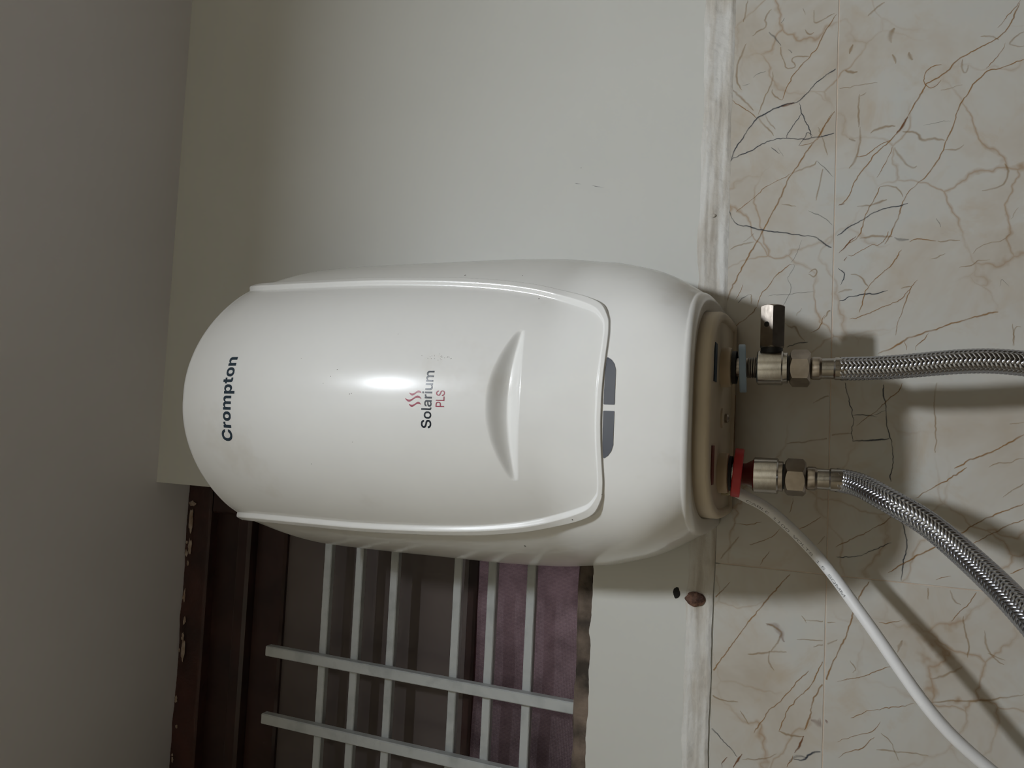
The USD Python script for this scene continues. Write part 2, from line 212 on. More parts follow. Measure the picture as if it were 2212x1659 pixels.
# printed veins of the tiles, one mesh for each colour on each tile
VEINS = """
g 1.2 3405,16965 3301,17039 3222,17081 3141,17113 3081,17167 3000,17243 2910,17308 2828,17340 2757,17361
b 1.4 2965,16958 2912,17042 2850,17128 2761,17193 2723,17237 2712,17349 2686,17439 2630,17553 2549,17609 2444,17677 2374,17728 2295,17749
r 3 2703,17377 2713,17326 2719,17270
b 0.9 2717,17236 2629,17212 2514,17165 2426,17130
b 0.9 2624,17221 2526,17277 2469,17318 2433,17322
b 0.8 2438,17130 2472,17170 2420,17191 2369,17228
b 1.1 2443,16951 2419,17064 2415,17207 2433,17320 2441,17422 2413,17490 2361,17593 2326,17685 2307,17750 2252,17756
g 0.9 2805,17758 2732,17673 2673,17601 2630,17553
f 1.2 2893,17761 2793,17663 2696,17578
f 1.1 3271,17653 3152,17709 3041,17729 2952,17721 2883,17677
f 1 3640,17657 3540,17666 3453,17681
f 1 3531,17461 3465,17517 3374,17503 3371,17561 3327,17607
f 1 3491,17221 3439,17208
f 1 3465,17142 3354,17139 3369,17084 3415,16986
f 1 3315,17205 3260,17171 3286,17138
g 1.4 2630,16960 2535,17023 2420,17075 2354,17140 2263,17193 2183,17246 2138,17284 2032,17332 1937,17364 1820,17418 1713,17472 1640,17504 1545,17559 1437,17614 1305,17680 1184,17729 1112,17750
g 0.7 2604,16992 2478,17054 2376,17118 2363,17228
g 0.8 2138,17284 2091,17379 2061,17469 1986,17536 1919,17627 1862,17696
f 1 2144,17290 2173,17202 2195,17114 2230,17093
e 0.9 2230,17093 2164,17026 2087,16965
f 0.9 3002,17436 2903,17445 2809,17489 2739,17521 2654,17542
f 0.9 3193,17383 3092,17370 3000,17333 3014,17255 3109,17313 3088,17167
f 0.9 2757,17361 2802,17431 2853,17444
f 1 2630,17553 2548,17482 2468,17423
f 1 2649,17496 2583,17460 2516,17412
e 2.2 3339,17479 3281,17426 3212,17384
e 1 2908,17678 2926,17620
e 1.3 2972,17586 2998,17552 3012,17494
e 2 3172,17326 3137,17297
e 1.5 3406,17389 3433,17361
b 0.9 2370,17431 2310,17373
e 0.8 2366,17386 2288,17339
b 1.1 1915,17750 1840,17742 1757,17693 1733,17599 1696,17494 1663,17323 1638,17190 1631,17102 1568,17024 1511,16948
f 0.9 2154,17048 2024,17067 1906,17091
e 0.9 1833,17150 1771,17018 1696,16957
f 0.9 2506,17088 2369,17041 2271,17017
f 0.8 1900,17352 1874,17239
g 0.8 3308,15728 3246,15765 3178,15830 3118,15876
g 1.2 3286,15733 3159,15783 3086,15820 3028,15885 2994,15961 2956,16047 2915,16124 2853,16172 2795,16250 2759,16329 2716,16353 2639,16387 2563,16437 2486,16466 2388,16536 2340,16576 2297,16616 2251,16677 2172,16718 2085,16790 2017,16831 1936,16850 1880,16881 1865,16923
r 2.2 2508,16456 2453,16486 2394,16530
r 2 1874,16886 1862,16923
g 0.8 2890,16231 2894,16301 2841,16340 2780,16354 2710,16308 2733,16259 2769,16230
g 1.1 2856,15705 2844,15781 2809,15846 2810,15940 2757,15968 2720,16025 2655,16053 2581,16101 2494,16129 2395,16157 2308,16195 2230,16214 2176,16242 2089,16290 2025,16339 1962,16418 1886,16467 1807,16491 1717,16515 1627,16554 1538,16594
g 0.8 2821,15940 2883,15893 2942,15837 2996,15819
f 1 3071,15976 3065,15904 3025,15866
f 1.2 3068,15706 3032,15763 2983,15810 2956,15706
f 1.2 2911,16094 2832,16103 2794,16074 2860,16055
g 0.8 2340,16576 2307,16658 2244,16729 2233,16803
g 0.7 2286,16554 2207,16584 2107,16634 2062,16654
f 1.2 2285,16544 2175,16481 2099,16410 2132,16390
f 1.2 2474,16786 2308,16783 2193,16823 2149,16854
f 1 2735,16791 2653,16800 2474,16791
f 1 2711,16790 2748,16749
g 0.9 1990,16632 1934,16651 1855,16691 1776,16732 1639,16761 1582,16801 1539,16874
f 1 1990,16632 1997,16570 1958,16509 1898,16477
b 1.1 1615,16931 1690,16845 1742,16742 1785,16690 1819,16588 1830,16497 1844,16446
f 1.4 2418,16712 2446,16639 2453,16537
f 1.3 2396,16495 2397,16394 2313,16363 2328,16284 2309,16205
f 1.4 3351,16749 3403,16697 3450,16625
f 1 2240,16204 2222,16126 2262,16078
f 1 1905,15960 1920,15867 1960,15811 2025,15793 2103,15813
f 2.4 3225,16559 3159,16589 3110,16578
f 2.4 3022,16463 2959,16432
f 1.6 3013,16566 2940,16544
f 2 2386,16859 2358,16816
f 2 3139,16851 3069,16872
f 2 2941,16901 2910,16847 2916,16805
f 1.3 1845,16796 1844,16691 1883,16589
e 1 1718,16246 1655,16226
f 1.3 1593,16770 1610,16656 1592,16544
e 3 1586,16533 1566,16483 1567,16432
g 1 1550,16432 1572,16373 1552,16313 1549,16254
f 0.7 1543,16244 1550,16157 1542,16099
e 0.6 2438,16344 2450,16246 2453,16167
f 0.6 2791,16952 2799,16824 2814,16666
f 0.6 2690,16239 2717,16092
g 0.8 1638,16575 1592,16584 1531,16634 1540,16686 1497,16758 1453,16820 1466,16852
r 1.2 1609,16791 1571,16843 1503,16895 1481,16918
r 1.6 1455,16857 1421,16883
g 0.9 1490,16486 1406,16520 1340,16580 1274,16661 1207,16711 1138,16731 1058,16750 1018,16770
f 1 1218,16711 1300,16754 1320,16828
b 0.9 1366,16922 1339,16881 1292,16870 1235,16900
f 1.4 1177,16910 1199,16868 1192,16815
b 1 1107,16908 1140,16825 1166,16700 1154,16649 1186,16568
g 0.8 967,16832 989,16749 1045,16626 1089,16536 1110,16476 1210,16407 1254,16368
f 1 1210,16407 1200,16477
g 0.8 1210,16407 1109,16446 1008,16474 919,16503 840,16512
g 1.4 1011,15850 996,15934 959,16036 932,16150 883,16246 862,16314 817,16441 750,16530 704,16631
g 0.9 861,16294 806,16323 761,16371 728,16381
g 0.8 795,16451 728,16435
f 0.8 1408,16282 1455,16195
f 0.6 1441,16013 1484,15985 1524,15892 1521,15836 1573,15781
f 0.7 1340,16097 1353,16021 1385,15984 1393,15909
f 0.7 1682,15782 1735,15755 1766,15727
e 0.6 1195,15843 1260,15843 1193,15788
f 0.7 763,15757 902,15758 902,15713
f 0.9 1553,17734 1580,17664 1605,17549
f 0.9 1609,17630 1666,17551
g 0.9 1412,17262 1366,17327 1320,17382 1226,17436 1167,17492 1083,17512
e 0.7 1406,17273 1405,17228 1340,17260 1293,17292 1233,17257 1150,17278 1080,17320
f 1 1336,17128 1370,17096 1345,17063 1299,17094 1330,17128
e 0.6 1599,17189 1494,17219 1424,17262
e 0.6 1165,17424 1173,17256 1187,17092
g 0.8 1249,17626 1183,17653 1135,17681
b 0.9 1112,17663 1151,17617 1175,17578
f 0.9 1175,17578 1180,17555 1096,17558
f 0.9 1061,16939 1027,16992 969,17012
g 0.9 1071,17512 988,17590 940,17658 880,17714
f 1 995,17208 1019,17208 1053,17176
f 1 937,17295 901,17250 924,17228 853,17194 795,17148
g 0.9 1004,17013 899,17032 865,17107
b 1 751,17278 776,17215 793,17121
b 0.9 484,16851 403,16834 305,16813 232,16793 110,16793 29,16793
b 0.8 232,16793 243,16731 233,16672 222,16627
b 0.8 233,16657 277,16570
b 1.6 38,16790 42,16690 58,16610 65,16545
b 1 473,16588 377,16583 281,16567 185,16562 89,16546 35,16523 -132,16513 -196,16530 -260,16529
g 0.8 484,16458 411,16486 370,16550 304,16600 253,16657 152,16766
g 1.4 136,15688 88,15760 39,15825 -3,15890 -34,15969 -97,16063 -131,16116
g 1.1 -111,16036 -185,16116 -253,16204 -306,16293 -358,16362
f 0.8 496,16240 417,16253 292,16245 57,16235 -22,16241
f 0.9 -2,17260 11,17158 35,17004 80,16929 94,16802
f 0.8 313,17079 357,17011 384,16935
f 0.8 -209,15686 -243,15739 -283,15777 -316,15809
f 0.7 -29,15687 -64,15766 -68,15831 -110,15902
f 0.8 219,15689 205,15774
f 0.8 767,15758 859,15753 921,15766
g 1.4 -988,16653 -1106,16721 -1209,16760 -1356,16788 -1436,16817 -1517,16846 -1647,16905 -1774,16944 -1861,17005 -1954,17034 -2044,17048 -2160,17082
g 1.2 -1008,17215 -1107,17289 -1233,17384 -1308,17438 -1397,17502 -1509,17566 -1623,17642 -1725,17707 -1891,17806
g 0.9 -1116,17657 -1218,17734 -1298,17812
g 1 -1600,16958 -1682,16988 -1811,17037 -1900,17109 -2016,17202 -2099,17232 -2194,17262
g 1 -1715,17060 -1793,17132 -1882,17194 -1996,17278 -2052,17341 -2138,17383 -2245,17446
f 1 -1662,17517 -1640,17407 -1611,17331 -1595,17223
f 1 -1615,17352 -1684,17362 -1754,17305
f 1 -1403,17380 -1425,17292 -1477,17258 -1563,17310 -1613,17342
p 5 -1413,17369 -1404,17303 -1467,17269 -1531,17246
g 0.7 -1760,16862 -1724,16771 -1684,16661 -1597,16513
f 0.9 -1595,16783 -1642,16732 -1679,16761
g 0.8 -1290,16588 -1283,16499 -1242,16431
f 0.7 -1497,17161 -1480,17044 -1485,16929
f 0.9 -1312,17122 -1364,17089
f 0.8 -1535,17043 -1499,16950 -1455,16868
f 0.7 -1343,17100 -1336,17005 -1330,16881
f 1.5 -1483,16466 -1437,16447 -1402,16429
g 0.7 -2015,16765 -1944,16666 -1896,16518 -1834,16345
g 1.2 -350,15685 -425,15830 -475,15930 -582,16058 -704,16226 -820,16408 -920,16534
g 0.9 -454,15685 -527,15811 -661,16002
g 0.9 -794,15683 -844,15764
g 0.8 -939,16223 -896,16130
f 1 -992,16138 -1073,16109 -1098,16062
g 0.9 -992,15962 -1082,16016 -1187,16098 -1222,16126
f 0.8 -998,16280 -1082,16269
f 0.9 -1806,16241 -1771,16101 -1759,16000 -1720,15865 -1658,15677
f 0.9 -1256,15914 -1359,15913 -1434,15867 -1474,15795
f 0.8 -1407,15894 -1442,15786
f 0.8 -1170,16052 -1283,16032 -1382,16004 -1458,16021
f 1 -1650,16252 -1604,16159 -1524,16048
g 0.9 -771,16892 -692,16770 -576,16589 -492,16501
b 0.8 -843,16890 -825,16716 -768,16646 -701,16518
b 1 -542,16451 -648,16420 -744,16409 -844,16437 -975,16445
g 0.8 -810,17518 -778,17429 -723,17331 -674,17299
g 0.8 -658,17636 -659,17522 -628,17433
g 0.8 -662,17169 -619,17074 -556,17001
f 0.9 -950,17742 -760,17598
g 0.7 -541,17226 -425,17207
g 0.8 -963,17436 -853,17372
f 0.9 -761,17018 -688,16967
b 1.3 -2221,17813 -2272,17767 -2328,17697 -2383,17627 -2449,17567
r 2.2 -2422,17530 -2478,17566 -2532,17594
f 1.2 -2200,17272 -2219,17170 -2203,17089
r 1.8 -2203,17089 -2274,17115 -2338,17149
g 1 -2358,17158 -2457,17201
b 1.5 -2285,16953 -2323,17050 -2380,17076 -2387,17157
e 2.5 -2401,17184 -2353,17131 -2358,17058
g 0.7 -2197,16857 -2138,16745 -2085,16609 -2004,16568
g 0.8 -2306,16846 -2243,16761 -2219,16683 -2122,16608
f 0.8 -2086,16566 -2119,16499 -2196,16472 -2252,16438
f 0.8 -2205,16590 -2189,16439 -2179,16251
f 0.9 -1931,17797 -2051,17744 -2031,17569
f 0.8 -2095,17548 -2192,17488
f 0.7 -2461,17529 -2431,17378 -2372,17277
p 6 -2081,17038 -2096,16966 -2060,16922
r 1.4 -2464,17644 -2520,17681 -2554,17680
"""
LOOK = dict(g='vein_gold', b='vein_blue', f='vein_faint', e='vein_grey', r='vein_rust', p='vein_pink')
acc = {}; rng = np.random.default_rng(7)
for row in VEINS.strip().split('\n'):
    k, w, *pts = row.split(); w = float(w) * (1.0 if k != 'f' else 1.25); pts = np.array([[float(q) / 1e4 for q in p.split(',')] for p in pts])
    for _ in range(2 if k in 'feg' else 1):
        pts = np.vstack([pts[:1], np.stack([.75 * pts[:-1] + .25 * pts[1:], .25 * pts[:-1] + .75 * pts[1:]], 1).reshape(-1, 2), pts[-1:]])
    s = np.concatenate([[0], np.cumsum(np.linalg.norm(np.diff(pts, axis=0), axis=1))]); q = np.arange(0, s[-1], .0006); q = np.append(q, s[-1])
    line = np.stack([np.interp(q, s, pts[:, 0]), np.interp(q, s, pts[:, 1])], 1); sd = int(rng.integers(1e6))
    line += .0022 * (np.stack([fbm(np.stack([q * 230, q * 0 + .5, q * 0], 1), 4, sd), fbm(np.stack([q * 230, q * 0 + .5, q * 0 + 9], 1), 4, sd + 9)], 1) - .5)
    wid = w * (.0017 if k == 'f' else .00125) * (.45 + 1.1 * fbm(np.stack([q * 110, q * 0, q * 0 + .3], 1), 3, sd + 3))
    e = np.clip(np.minimum(q, s[-1] - q) / (.006 if k in 'epr' else .004), 0, 1); wid *= (.35 + .65 * e)
    T = np.gradient(line, axis=0); T /= np.linalg.norm(T, axis=1)[:, None] + 1e-12; N = np.stack([-T[:, 1], T[:, 0]], 1)
    for ti, (prim, b) in enumerate(tiles):
        x0, z0, x1, z1 = b.bounds
        inside = (line[:, 0] > x0 + .0006) & (line[:, 0] < x1 - .0006) & (line[:, 1] > z0 + .0006) & (line[:, 1] < z1 - .0006)
        idx = np.nonzero(inside)[0]
        for run in np.split(idx, np.nonzero(np.diff(idx) > 1)[0] + 1):
            if len(run) < 3: continue
            L, Nn, ww = line[run], N[run], wid[run]
            rows = [L + Nn * (ww * o)[:, None] for o in (-.5, 0, .5)]
            d = acc.setdefault((ti, k), []); y = -.00156 - .000002 * (len(d) % 20) - .00002 * 'pfegrb'.index(k) / 3
            G = np.stack([np.stack([r[:, 0], np.full(len(r), y), r[:, 1]], 1) for r in rows], 1)
            d.append((G, np.stack([np.stack([q[run] * 20, np.full(len(run), v)], 1) for v in (0, .5, 1)], 1)))
for (ti, k), ds in acc.items():
    ms = [grid(G, flip=True) for G, _ in ds]
    obj('printed_vein', trimesh.util.concatenate(ms), LOOK[k], tiles[ti][0], smooth=False, uv=np.vstack([u.reshape(-1, 2) for _, u in ds]))
# uneven band of putty and old whitewash where the paint meets the tiles
nx, nz = 900, 26; gx = np.linspace(-.438, .55, nx); gv = np.linspace(0, 1, nz)
Pz = np.zeros((nx, nz, 3))
edge = .0045 * (fbm(np.stack([gx * 22, gx * 0, gx * 0], 1), 5, 11) - .5); edge2 = .005 * (fbm(np.stack([gx * 30, gx * 0, gx * 0], 1), 5, 21) - .5)
lo = tp - .0022 + .0028 * (fbm(np.stack([gx * 34, gx * 0, gx * 0 + 5], 1), 5, 31) - .5) + np.where(gx < 0, .003, 0); hi = 1.7995 + edge2
Pz[..., 0] = gx[:, None]; Pz[..., 2] = lo[:, None] + (hi - lo)[:, None] * gv
hgt = .0014 * fbm(np.stack([Pz[..., 0] * 25, Pz[..., 2] * 0, Pz[..., 2] * 240], -1), 4, 3) + .0012 * fbm(Pz * 90, 4, 8)
Pz[..., 1] = -hgt * np.clip(np.minimum(gv * 8, (1 - gv) * 5), 0, 1) - .0003 - .00128 * np.clip(1 - gv * 3, 0, 1)
pm = grid(Pz, flip=False)
obj('putty_band', pm, 'putty', wall, smooth=True, label='rough whitish putty band along the top of the tiles')
def blob(cx, cz, rx, rz, y, n=36, seed=0, h=.001, rough=.4):
    a = np.linspace(0, 2 * math.pi, n, endpoint=False); rr = 1 - rough / 2 + rough * fbm(np.stack([np.cos(a) * 2.2, np.sin(a) * 2.2, a * 0], 1), 4, seed)
    rings = np.array([np.stack([cx + rx * rr * np.cos(a) * s, y - h * (1 - s ** 3) * (.6 + .8 * fbm(np.stack([np.cos(a) * 3 * s, np.sin(a) * 3 * s, a * 0 + 4], 1), 3, seed)) * np.minimum(1, 30 * (1 - s)), cz + rz * rr * np.sin(a) * s], 1) for s in (1, .97, .8, .5, .2, .001)])
    return grid(rings, closed=True, flip=True)
obj('screw_hole', blob(-.1256, 1.8075, .0046, .0028, -.0002, seed=2, h=.0002), 'dark_hole', wall, label='small dark screw hole in the wall left of the heater')
obj('wall_plug', blob(-.1285, 1.7925, .0062, .0075, -.0024, seed=6, h=.0016), 'plug_brown', wall, label='brown plugged hole in the putty band')
obj('paint_run', blob(.1838, 1.7878, .0016, .0022, -.0026, seed=9, h=.0006), 'putty', wall)
for a, b, w in (((.2212, 1.9094), (.2196, 1.9030), .0006), ((.2178, 1.8935), (.2150, 1.8820), .0005), ((.2345, 1.9042), (.2348, 1.9034), .0008)):
    a, b = np.array(a), np.array(b)
    d = (b - a) / np.linalg.norm(b - a); n_ = np.array([-d[1], d[0]]) * w / 2
    obj('scratch', join(trimesh.Trimesh([(a[0], -.0002, a[1])] + [((a + d * .3 * np.linalg.norm(b - a) + s * n_)[0], -.0002, (a + d * .3 * np.linalg.norm(b - a) + s * n_)[1]) for s in (1, -1)] + [(b[0], -.0002, b[1])], [[0, 2, 1], [1, 2, 3]], process=False)), 'pencil', wall, smooth=False)
def shell(name, a, b, mat, cat): obj(name, bx(a, b), mat, smooth=False, kind='structure', label={'ceiling': 'plain off-white ceiling above the heater', 'floor': 'tiled floor of the small bathroom'}.get(name, 'painted side wall of the small bathroom, ' + name.split('_')[-1]), cat=cat)
shell('floor', (X0, Y0, -.05), (X1, 0, 0), 'floor_tile', 'floor')
for nm, a, b, m in (('wall_left', (X0 - .05, Y0), (X0, 0), 'room_white'), ('wall_right', (X1, Y0), (X1 + .05, 0), 'room_white'), ('wall_front', (X0, Y0 - .05), (X1, Y0), 'room_white')):
    w_ = thing(nm, (*a, 0), 'side wall of the small bathroom, cream paint above tiles, ' + nm.split('_')[1], 'wall', kind='structure')
    obj('plaster', bx((*a, 1.78), (*b, CEIL)), m, w_, smooth=False); obj('tiling', bx((*a, 0), (*b, 1.78)), 'left_tile' if nm == 'wall_left' else 'room_tile', w_, smooth=False)
# ceiling with the round opening of the downlight
import shapely.geometry as sg
cp = sbox(X0 - .05, Y0 - .05, X1 + .05, .17).difference(sg.Point(*LAMP).buffer(LAMP_R + .001, 64))
cm = trimesh.creation.extrude_polygon(cp, .05, engine='earcut'); cm.apply_translation((0, 0, CEIL))
obj('ceiling', cm, 'ceiling_paint', smooth=False, kind='structure', label='plain off-white ceiling above the heater', cat='ceiling')
lt = thing('ceiling_light', (*LAMP, CEIL), 'small round white downlight let into the ceiling in front of the heater', 'ceiling light')
RC = .007
obj('trim_ring', lathe([(LAMP_R, 0.03), (LAMP_R, -.002), (LAMP_R + .004, -.005), (LAMP_R + .016, -.002), (LAMP_R + .017, 0), (LAMP_R, 0.03)], (*LAMP, CEIL), n=96), 'lamp_trim', lt)
th = np.linspace(0, 2 * math.pi, 96, endpoint=False)
dv = np.vstack([[[*LAMP, CEIL + RC]], np.stack([LAMP[0] + LAMP_R * .995 * np.cos(th), LAMP[1] + LAMP_R * .995 * np.sin(th), np.full(96, CEIL + RC)], 1)])
obj('diffuser', trimesh.Trimesh(dv, [[0, 1 + (k + 1) % 96, 1 + k] for k in range(96)], process=False), 'lamp_diffuser', lt, smooth=False)
obj('housing', lathe([(LAMP_R, .001), (LAMP_R + .001, .035), (0.0005, .036)], (*LAMP, CEIL + .013), n=48), 'lamp_trim', lt)

# ------------------------------------------------------------------ window in its recess, left of the heater
win = thing('window_1', (-.40, .05, WZ0), 'dark brown wooden window in the recess left of the heater', 'window', kind='structure')
def rail(prof, x0, x1):      # profile of (y, z) swept along x
    m = trimesh.creation.extrude_polygon(Polygon(prof), x1 - x0, engine='earcut'); v = m.vertices
    t = trimesh.Trimesh(np.stack([x0 + v[:, 2], v[:, 0], v[:, 1]], 1), m.faces, process=False); t.fix_normals(); return t
xs = np.linspace(WX0, WX1 - .001, 160); jag = .0045 * (fbm(np.stack([xs * 26, xs * 0, xs * 0], 1), 5, 41) - .42)
hd = []
prof = [(.048, CEIL - .0005), (.0475, 2.345), (.0485, 2.342), (.050, 2.3405), (.16, 2.3405), (.16, CEIL - .0005)]
G = np.array([[(x, y - (j if k == 0 else 0), z) for k, (y, z) in enumerate(prof)] for x, j in zip(xs, jag)])
obj('frame_head', grid(G, closed=True), 'frame_chipped', win, smooth=25)
obj('head_rebate', rail([(.061, 2.3405), (.061, 2.302), (.16, 2.302), (.16, 2.3405)], WX0, WX1 - .001), 'frame_paint', win, smooth=False)
obj('head_bead', rail([(.0495, 2.3005), (.0485, 2.2975), (.0485, 2.287), (.051, 2.2835), (.058, 2.2825), (.16, 2.2825), (.16, 2.302), (.055, 2.302)], WX0, WX1 - .001), 'frame_paint', win)
obj('sash_rail', rail([(.0605, 2.282), (.0605, 2.246), (.063, 2.2435), (.16, 2.2435), (.16, 2.282)], WX0, WX1 - .001), 'frame_paint', win, smooth=False)
obj('frame_jamb', bx((WX1 - .034, .048, 1.902), (WX1 - .001, .16, CEIL - .035), .002), 'frame_paint', win)
obj('upper_board', bx((WX0, .0665, 2.016), (WX1 - .035, .0745, 2.2435)), 'board_brown', win, smooth=False, label='dark brown board closing the upper part of the window')
obj('board_rail', bx((WX0, .064, 2.0125), (WX1 - .035, .078, 2.0235), .001), 'frame_paint', win)
sx = np.linspace(WX0, WX1 - .001, 200); sj = .004 * (fbm(np.stack([sx * 45, sx * 0, sx * 0], 1), 5, 61) - .5)
G = np.array([[(x, .014, WZ0 - .02), (x, .013 + j, 1.8925 + j), (x, .018 + j, 1.8955 + j), (x, .085, 1.8965), (x, .085, WZ0 - .02)] for x, j in zip(sx, sj)])
obj('sill_board', grid(G, closed=True), 'sill_dirt', win, smooth=25, label='dirty worn wooden sill of the window')
rc = np.random.default_rng(12)
for cx, cz, rx, rz_, hh in [(-.101, 2.366, .003, .005, .002), (-.121, 2.3665, .013, .0028, .0016), (-.150, 2.3655, .0085, .0026, .0014), (-.2655, 2.3650, .014, .0024, .0014), (-.205, 2.3685, .008, .0014, .001), (-.232, 2.3655, .004, .0018, .001)] + [(-.14 - .27 * rc.random(), 2.3655 + .005 * rc.random(), .0015 + .003 * rc.random(), .0008 + .0012 * rc.random(), .0008) for _ in range(12)]:
    obj('plaster_chip', blob(cx, cz, rx, rz_, .0462, n=30, seed=int(rc.integers(999)), h=hh, rough=1.1), 'chip_plaster', win)
cl = thing('window_cloth', (-.40, .062, 1.897), 'mauve ribbed cloth stretched across the lower window behind the bars', 'cloth')
cxs = np.linspace(WX0 + .002, WX1 - .036, 120); czs = np.linspace(1.893, 2.0105, 40)
G = np.array([[(x, .0615 + .0012 * math.sin(x * 46) + .0008 * math.sin(z * 90 + x * 20), z) for z in czs] for x in cxs])
obj('cloth_sheet', grid(G), 'cloth', cl, smooth=True)
# grille of square painted bars standing in front of the window
gr = thing('window_grille', (-.40, .035, 1.895), 'grey painted iron bar grille standing in front of the brown window', 'window grille')
for bxx in (-.2420, -.3110, -.3800):
    obj('vertical_bar', bx((bxx - .0052, .0255, 1.8935), (bxx + .0052, .0345, 2.2345), .0009), 'bar_paint', gr)
for bz in (2.1700, 2.1320, 2.0912, 2.0212, 1.9855, 1.9463):
    obj('horizontal_bar', bx((WX0 + .001, .0345, bz - .0043), (WX1 - .0012, .0420, bz + .0043), .0008), 'bar_paint', gr)

# ------------------------------------------------------------------ instant water heater
XC=.0163; ZT=2.1832; ZB=1.7750; TILT=-.0081
Wz=PC([1.765,1.79,1.81,1.83,1.855,1.9,1.95,2.0,2.06,2.11,2.15,2.20],[.0757,.0946,.1058,.1136,.1215,.1275,.1291,.1292,.1296,.1297,.1295,.114])
Dz=PC([1.765,1.785,1.83,1.88,1.93,1.98,2.0,2.02,2.10,2.17,2.20],[.1632,.1660,.1690,.1722,.1755,.1777,.1779,.1777,.1735,.1660,.162])
def low(z): t=np.clip((1.875-np.asarray(z,float))/.10,0,1); return t*t*(3-2*t)
def AX(z): return 1.8+1.4*low(z)
def BX(z): return 2.4+1.4*low(z)
def drop(X):
    X=np.abs(X); return .0212*np.clip(X/.12,0,1.3)**2.15+.030*np.clip((X-.088)/.035,0,1.3)**2
def zlift(X,z0): return np.clip((z0-1.98)/(ZT-1.98),0,1)**1.5*drop(X)
def yof(X,z0):
    W=Wz(z0); e=.006; xs=(np.sqrt(X*X+e*e)-e)/(np.sqrt(W*W+e*e)-e)
    return -Dz(z0)*np.clip(1-np.clip(xs,0,1)**AX(z0),0,1)**(1/BX(z0))
def surf(t,z0):
    c=np.cos(t); X=Wz(z0)*np.sign(c)*np.abs(c)**(2/AX(z0)); y=yof(X,z0)
    z=z0-zlift(X,z0)
    return np.stack([XC+X+TILT*(z-1.97),y,z],-1)
def front(X,Z):
    X=np.asarray(X,float); Z=np.asarray(Z,float); z0=Z.copy()
    for _ in range(12): z0=Z+zlift(X,np.minimum(z0,ZT))
    z0=np.minimum(z0,ZT)
    return np.stack([XC+X+TILT*(Z-1.97),yof(X,z0),Z],-1)

RIB = [(.0985, 2.1685), (.0965, 2.140), (.0960, 2.118), (.0955, 2.0782), (.0950, 2.038), (.0927, 1.984), (.0889, 1.933), (.0833, 1.8945), (.0766, 1.8677), (.0700, 1.8475), (.0653, 1.8380), (.0602, 1.8336), (.0548, 1.8310), (.0448, 1.8300), (.0327, 1.8304), (.0189, 1.8311), (.0045, 1.8315)]
RIB = np.array(RIB + [(-x, z) for x, z in RIB[::-1]]); RIB[:, 0] += -.0006
def ss(x, a, b): t = np.clip((x - a) / (b - a), 0, 1); return t * t * (3 - 2 * t)
rs = np.concatenate([[0], np.cumsum(np.linalg.norm(np.diff(RIB, axis=0), axis=1))]); rq = np.linspace(0, rs[-1], 9000)
rib2 = np.stack([PC(rs, RIB[:, 0])(rq), PC(rs, RIB[:, 1])(rq)], 1); rib3 = front(rib2[:, 0], rib2[:, 1]); tree = cKDTree(rib3)
def relief(Pb):
    """height of the moulded relief over the smooth body: the bead around the front panel, and the scooped finger grip"""
    X = Pb[..., 0] - XC - TILT * (Pb[..., 2] - 1.97); Z = Pb[..., 2]; sh = X.shape
    d, i = tree.query(Pb.reshape(-1, 3), distance_upper_bound=.03); d = np.minimum(d, .03).reshape(sh); i = np.minimum(i, len(rib2) - 1).reshape(sh)
    side = ss(np.abs(rib2[i][..., 0]), .052, .072)                    # the bead is wide on the sides, narrow along the bottom
    hw = .0016 + .0019 * side; hh = .0013 + .0022 * side
    h = hh * (1 - ss(d, hw * .70, hw + .0010 + .0004 * side)) 
    inside = (np.abs(X) < np.interp(Z, RIB[:17, 1][::-1], RIB[:17, 0][::-1])) & (Z > 1.83)
    a = np.clip(1 - (X / .0505) ** 2, 0, 1); zlo = 1.8838 + .0032 * (X / .05) ** 2; zhi = 1.8942 - .0010 + .0155 * a; zlo = np.minimum(zlo, zhi - .0005)
    s = (zhi - Z) / (zhi - zlo)
    prof = np.where((s > 0) & (s < 1), ss(s, 0, .60) * (1 - ss(s, .52, 1.0)), 0)
    return h - .0078 * a ** .8 * prof
NT = 900
tt = np.linspace(0, math.pi, 2 * NT); Xs = np.linspace(1, -1, 2 * NT)
# even spacing along the section
cc = surf(tt, np.full_like(tt, 1.97)); ll = np.concatenate([[0], np.cumsum(np.linalg.norm(np.diff(cc, axis=0), axis=1))]); tt = np.interp(np.linspace(0, ll[-1], NT), ll, tt)
def inset(P, d):
    Q = P.copy(); w = np.abs(P[:, 0] - XC).max(); dd = np.abs(P[:, 1]).max()
    Q[:, 0] = XC + (P[:, 0] - XC) * (1 - d / w); Q[:, 1] = P[:, 1] * (1 - d / dd); return Q
zrow = np.concatenate([np.linspace(ZB + .0055, 1.822, 70), np.linspace(1.8224, 1.842, 90), np.linspace(1.8424, 1.91, 230), np.linspace(1.9105, ZT - .008, 300)])
rows = []
P0 = surf(tt, np.full(NT, ZB + .0055))
rows += [np.column_stack([inset(P0, .0205)[:, :2], np.full(NT, ZB + .012)]), np.column_stack([inset(P0, .0200)[:, :2], np.full(NT, ZB + .0045)]), np.column_stack([inset(P0, .0190)[:, :2], np.full(NT, ZB + .0035)]),
         np.column_stack([inset(P0, .0165)[:, :2], np.full(NT, ZB + .0035)]), np.column_stack([inset(P0, .0125)[:, :2], np.full(NT, ZB + .0025)]), np.column_stack([inset(P0, .0115)[:, :2], np.full(NT, ZB + .0004)])]
for a in np.linspace(math.pi / 2, 0, 16):       # rolled bottom edge
    r = .0055; q = inset(P0, r * (1 - math.cos(a))); rows.append(np.column_stack([q[:, :2], np.full(NT, ZB + r - r * math.sin(a))]))
for z in zrow[1:]: rows.append(surf(tt, np.full(NT, z)))
P1 = surf(tt, np.full(NT, ZT - .008))
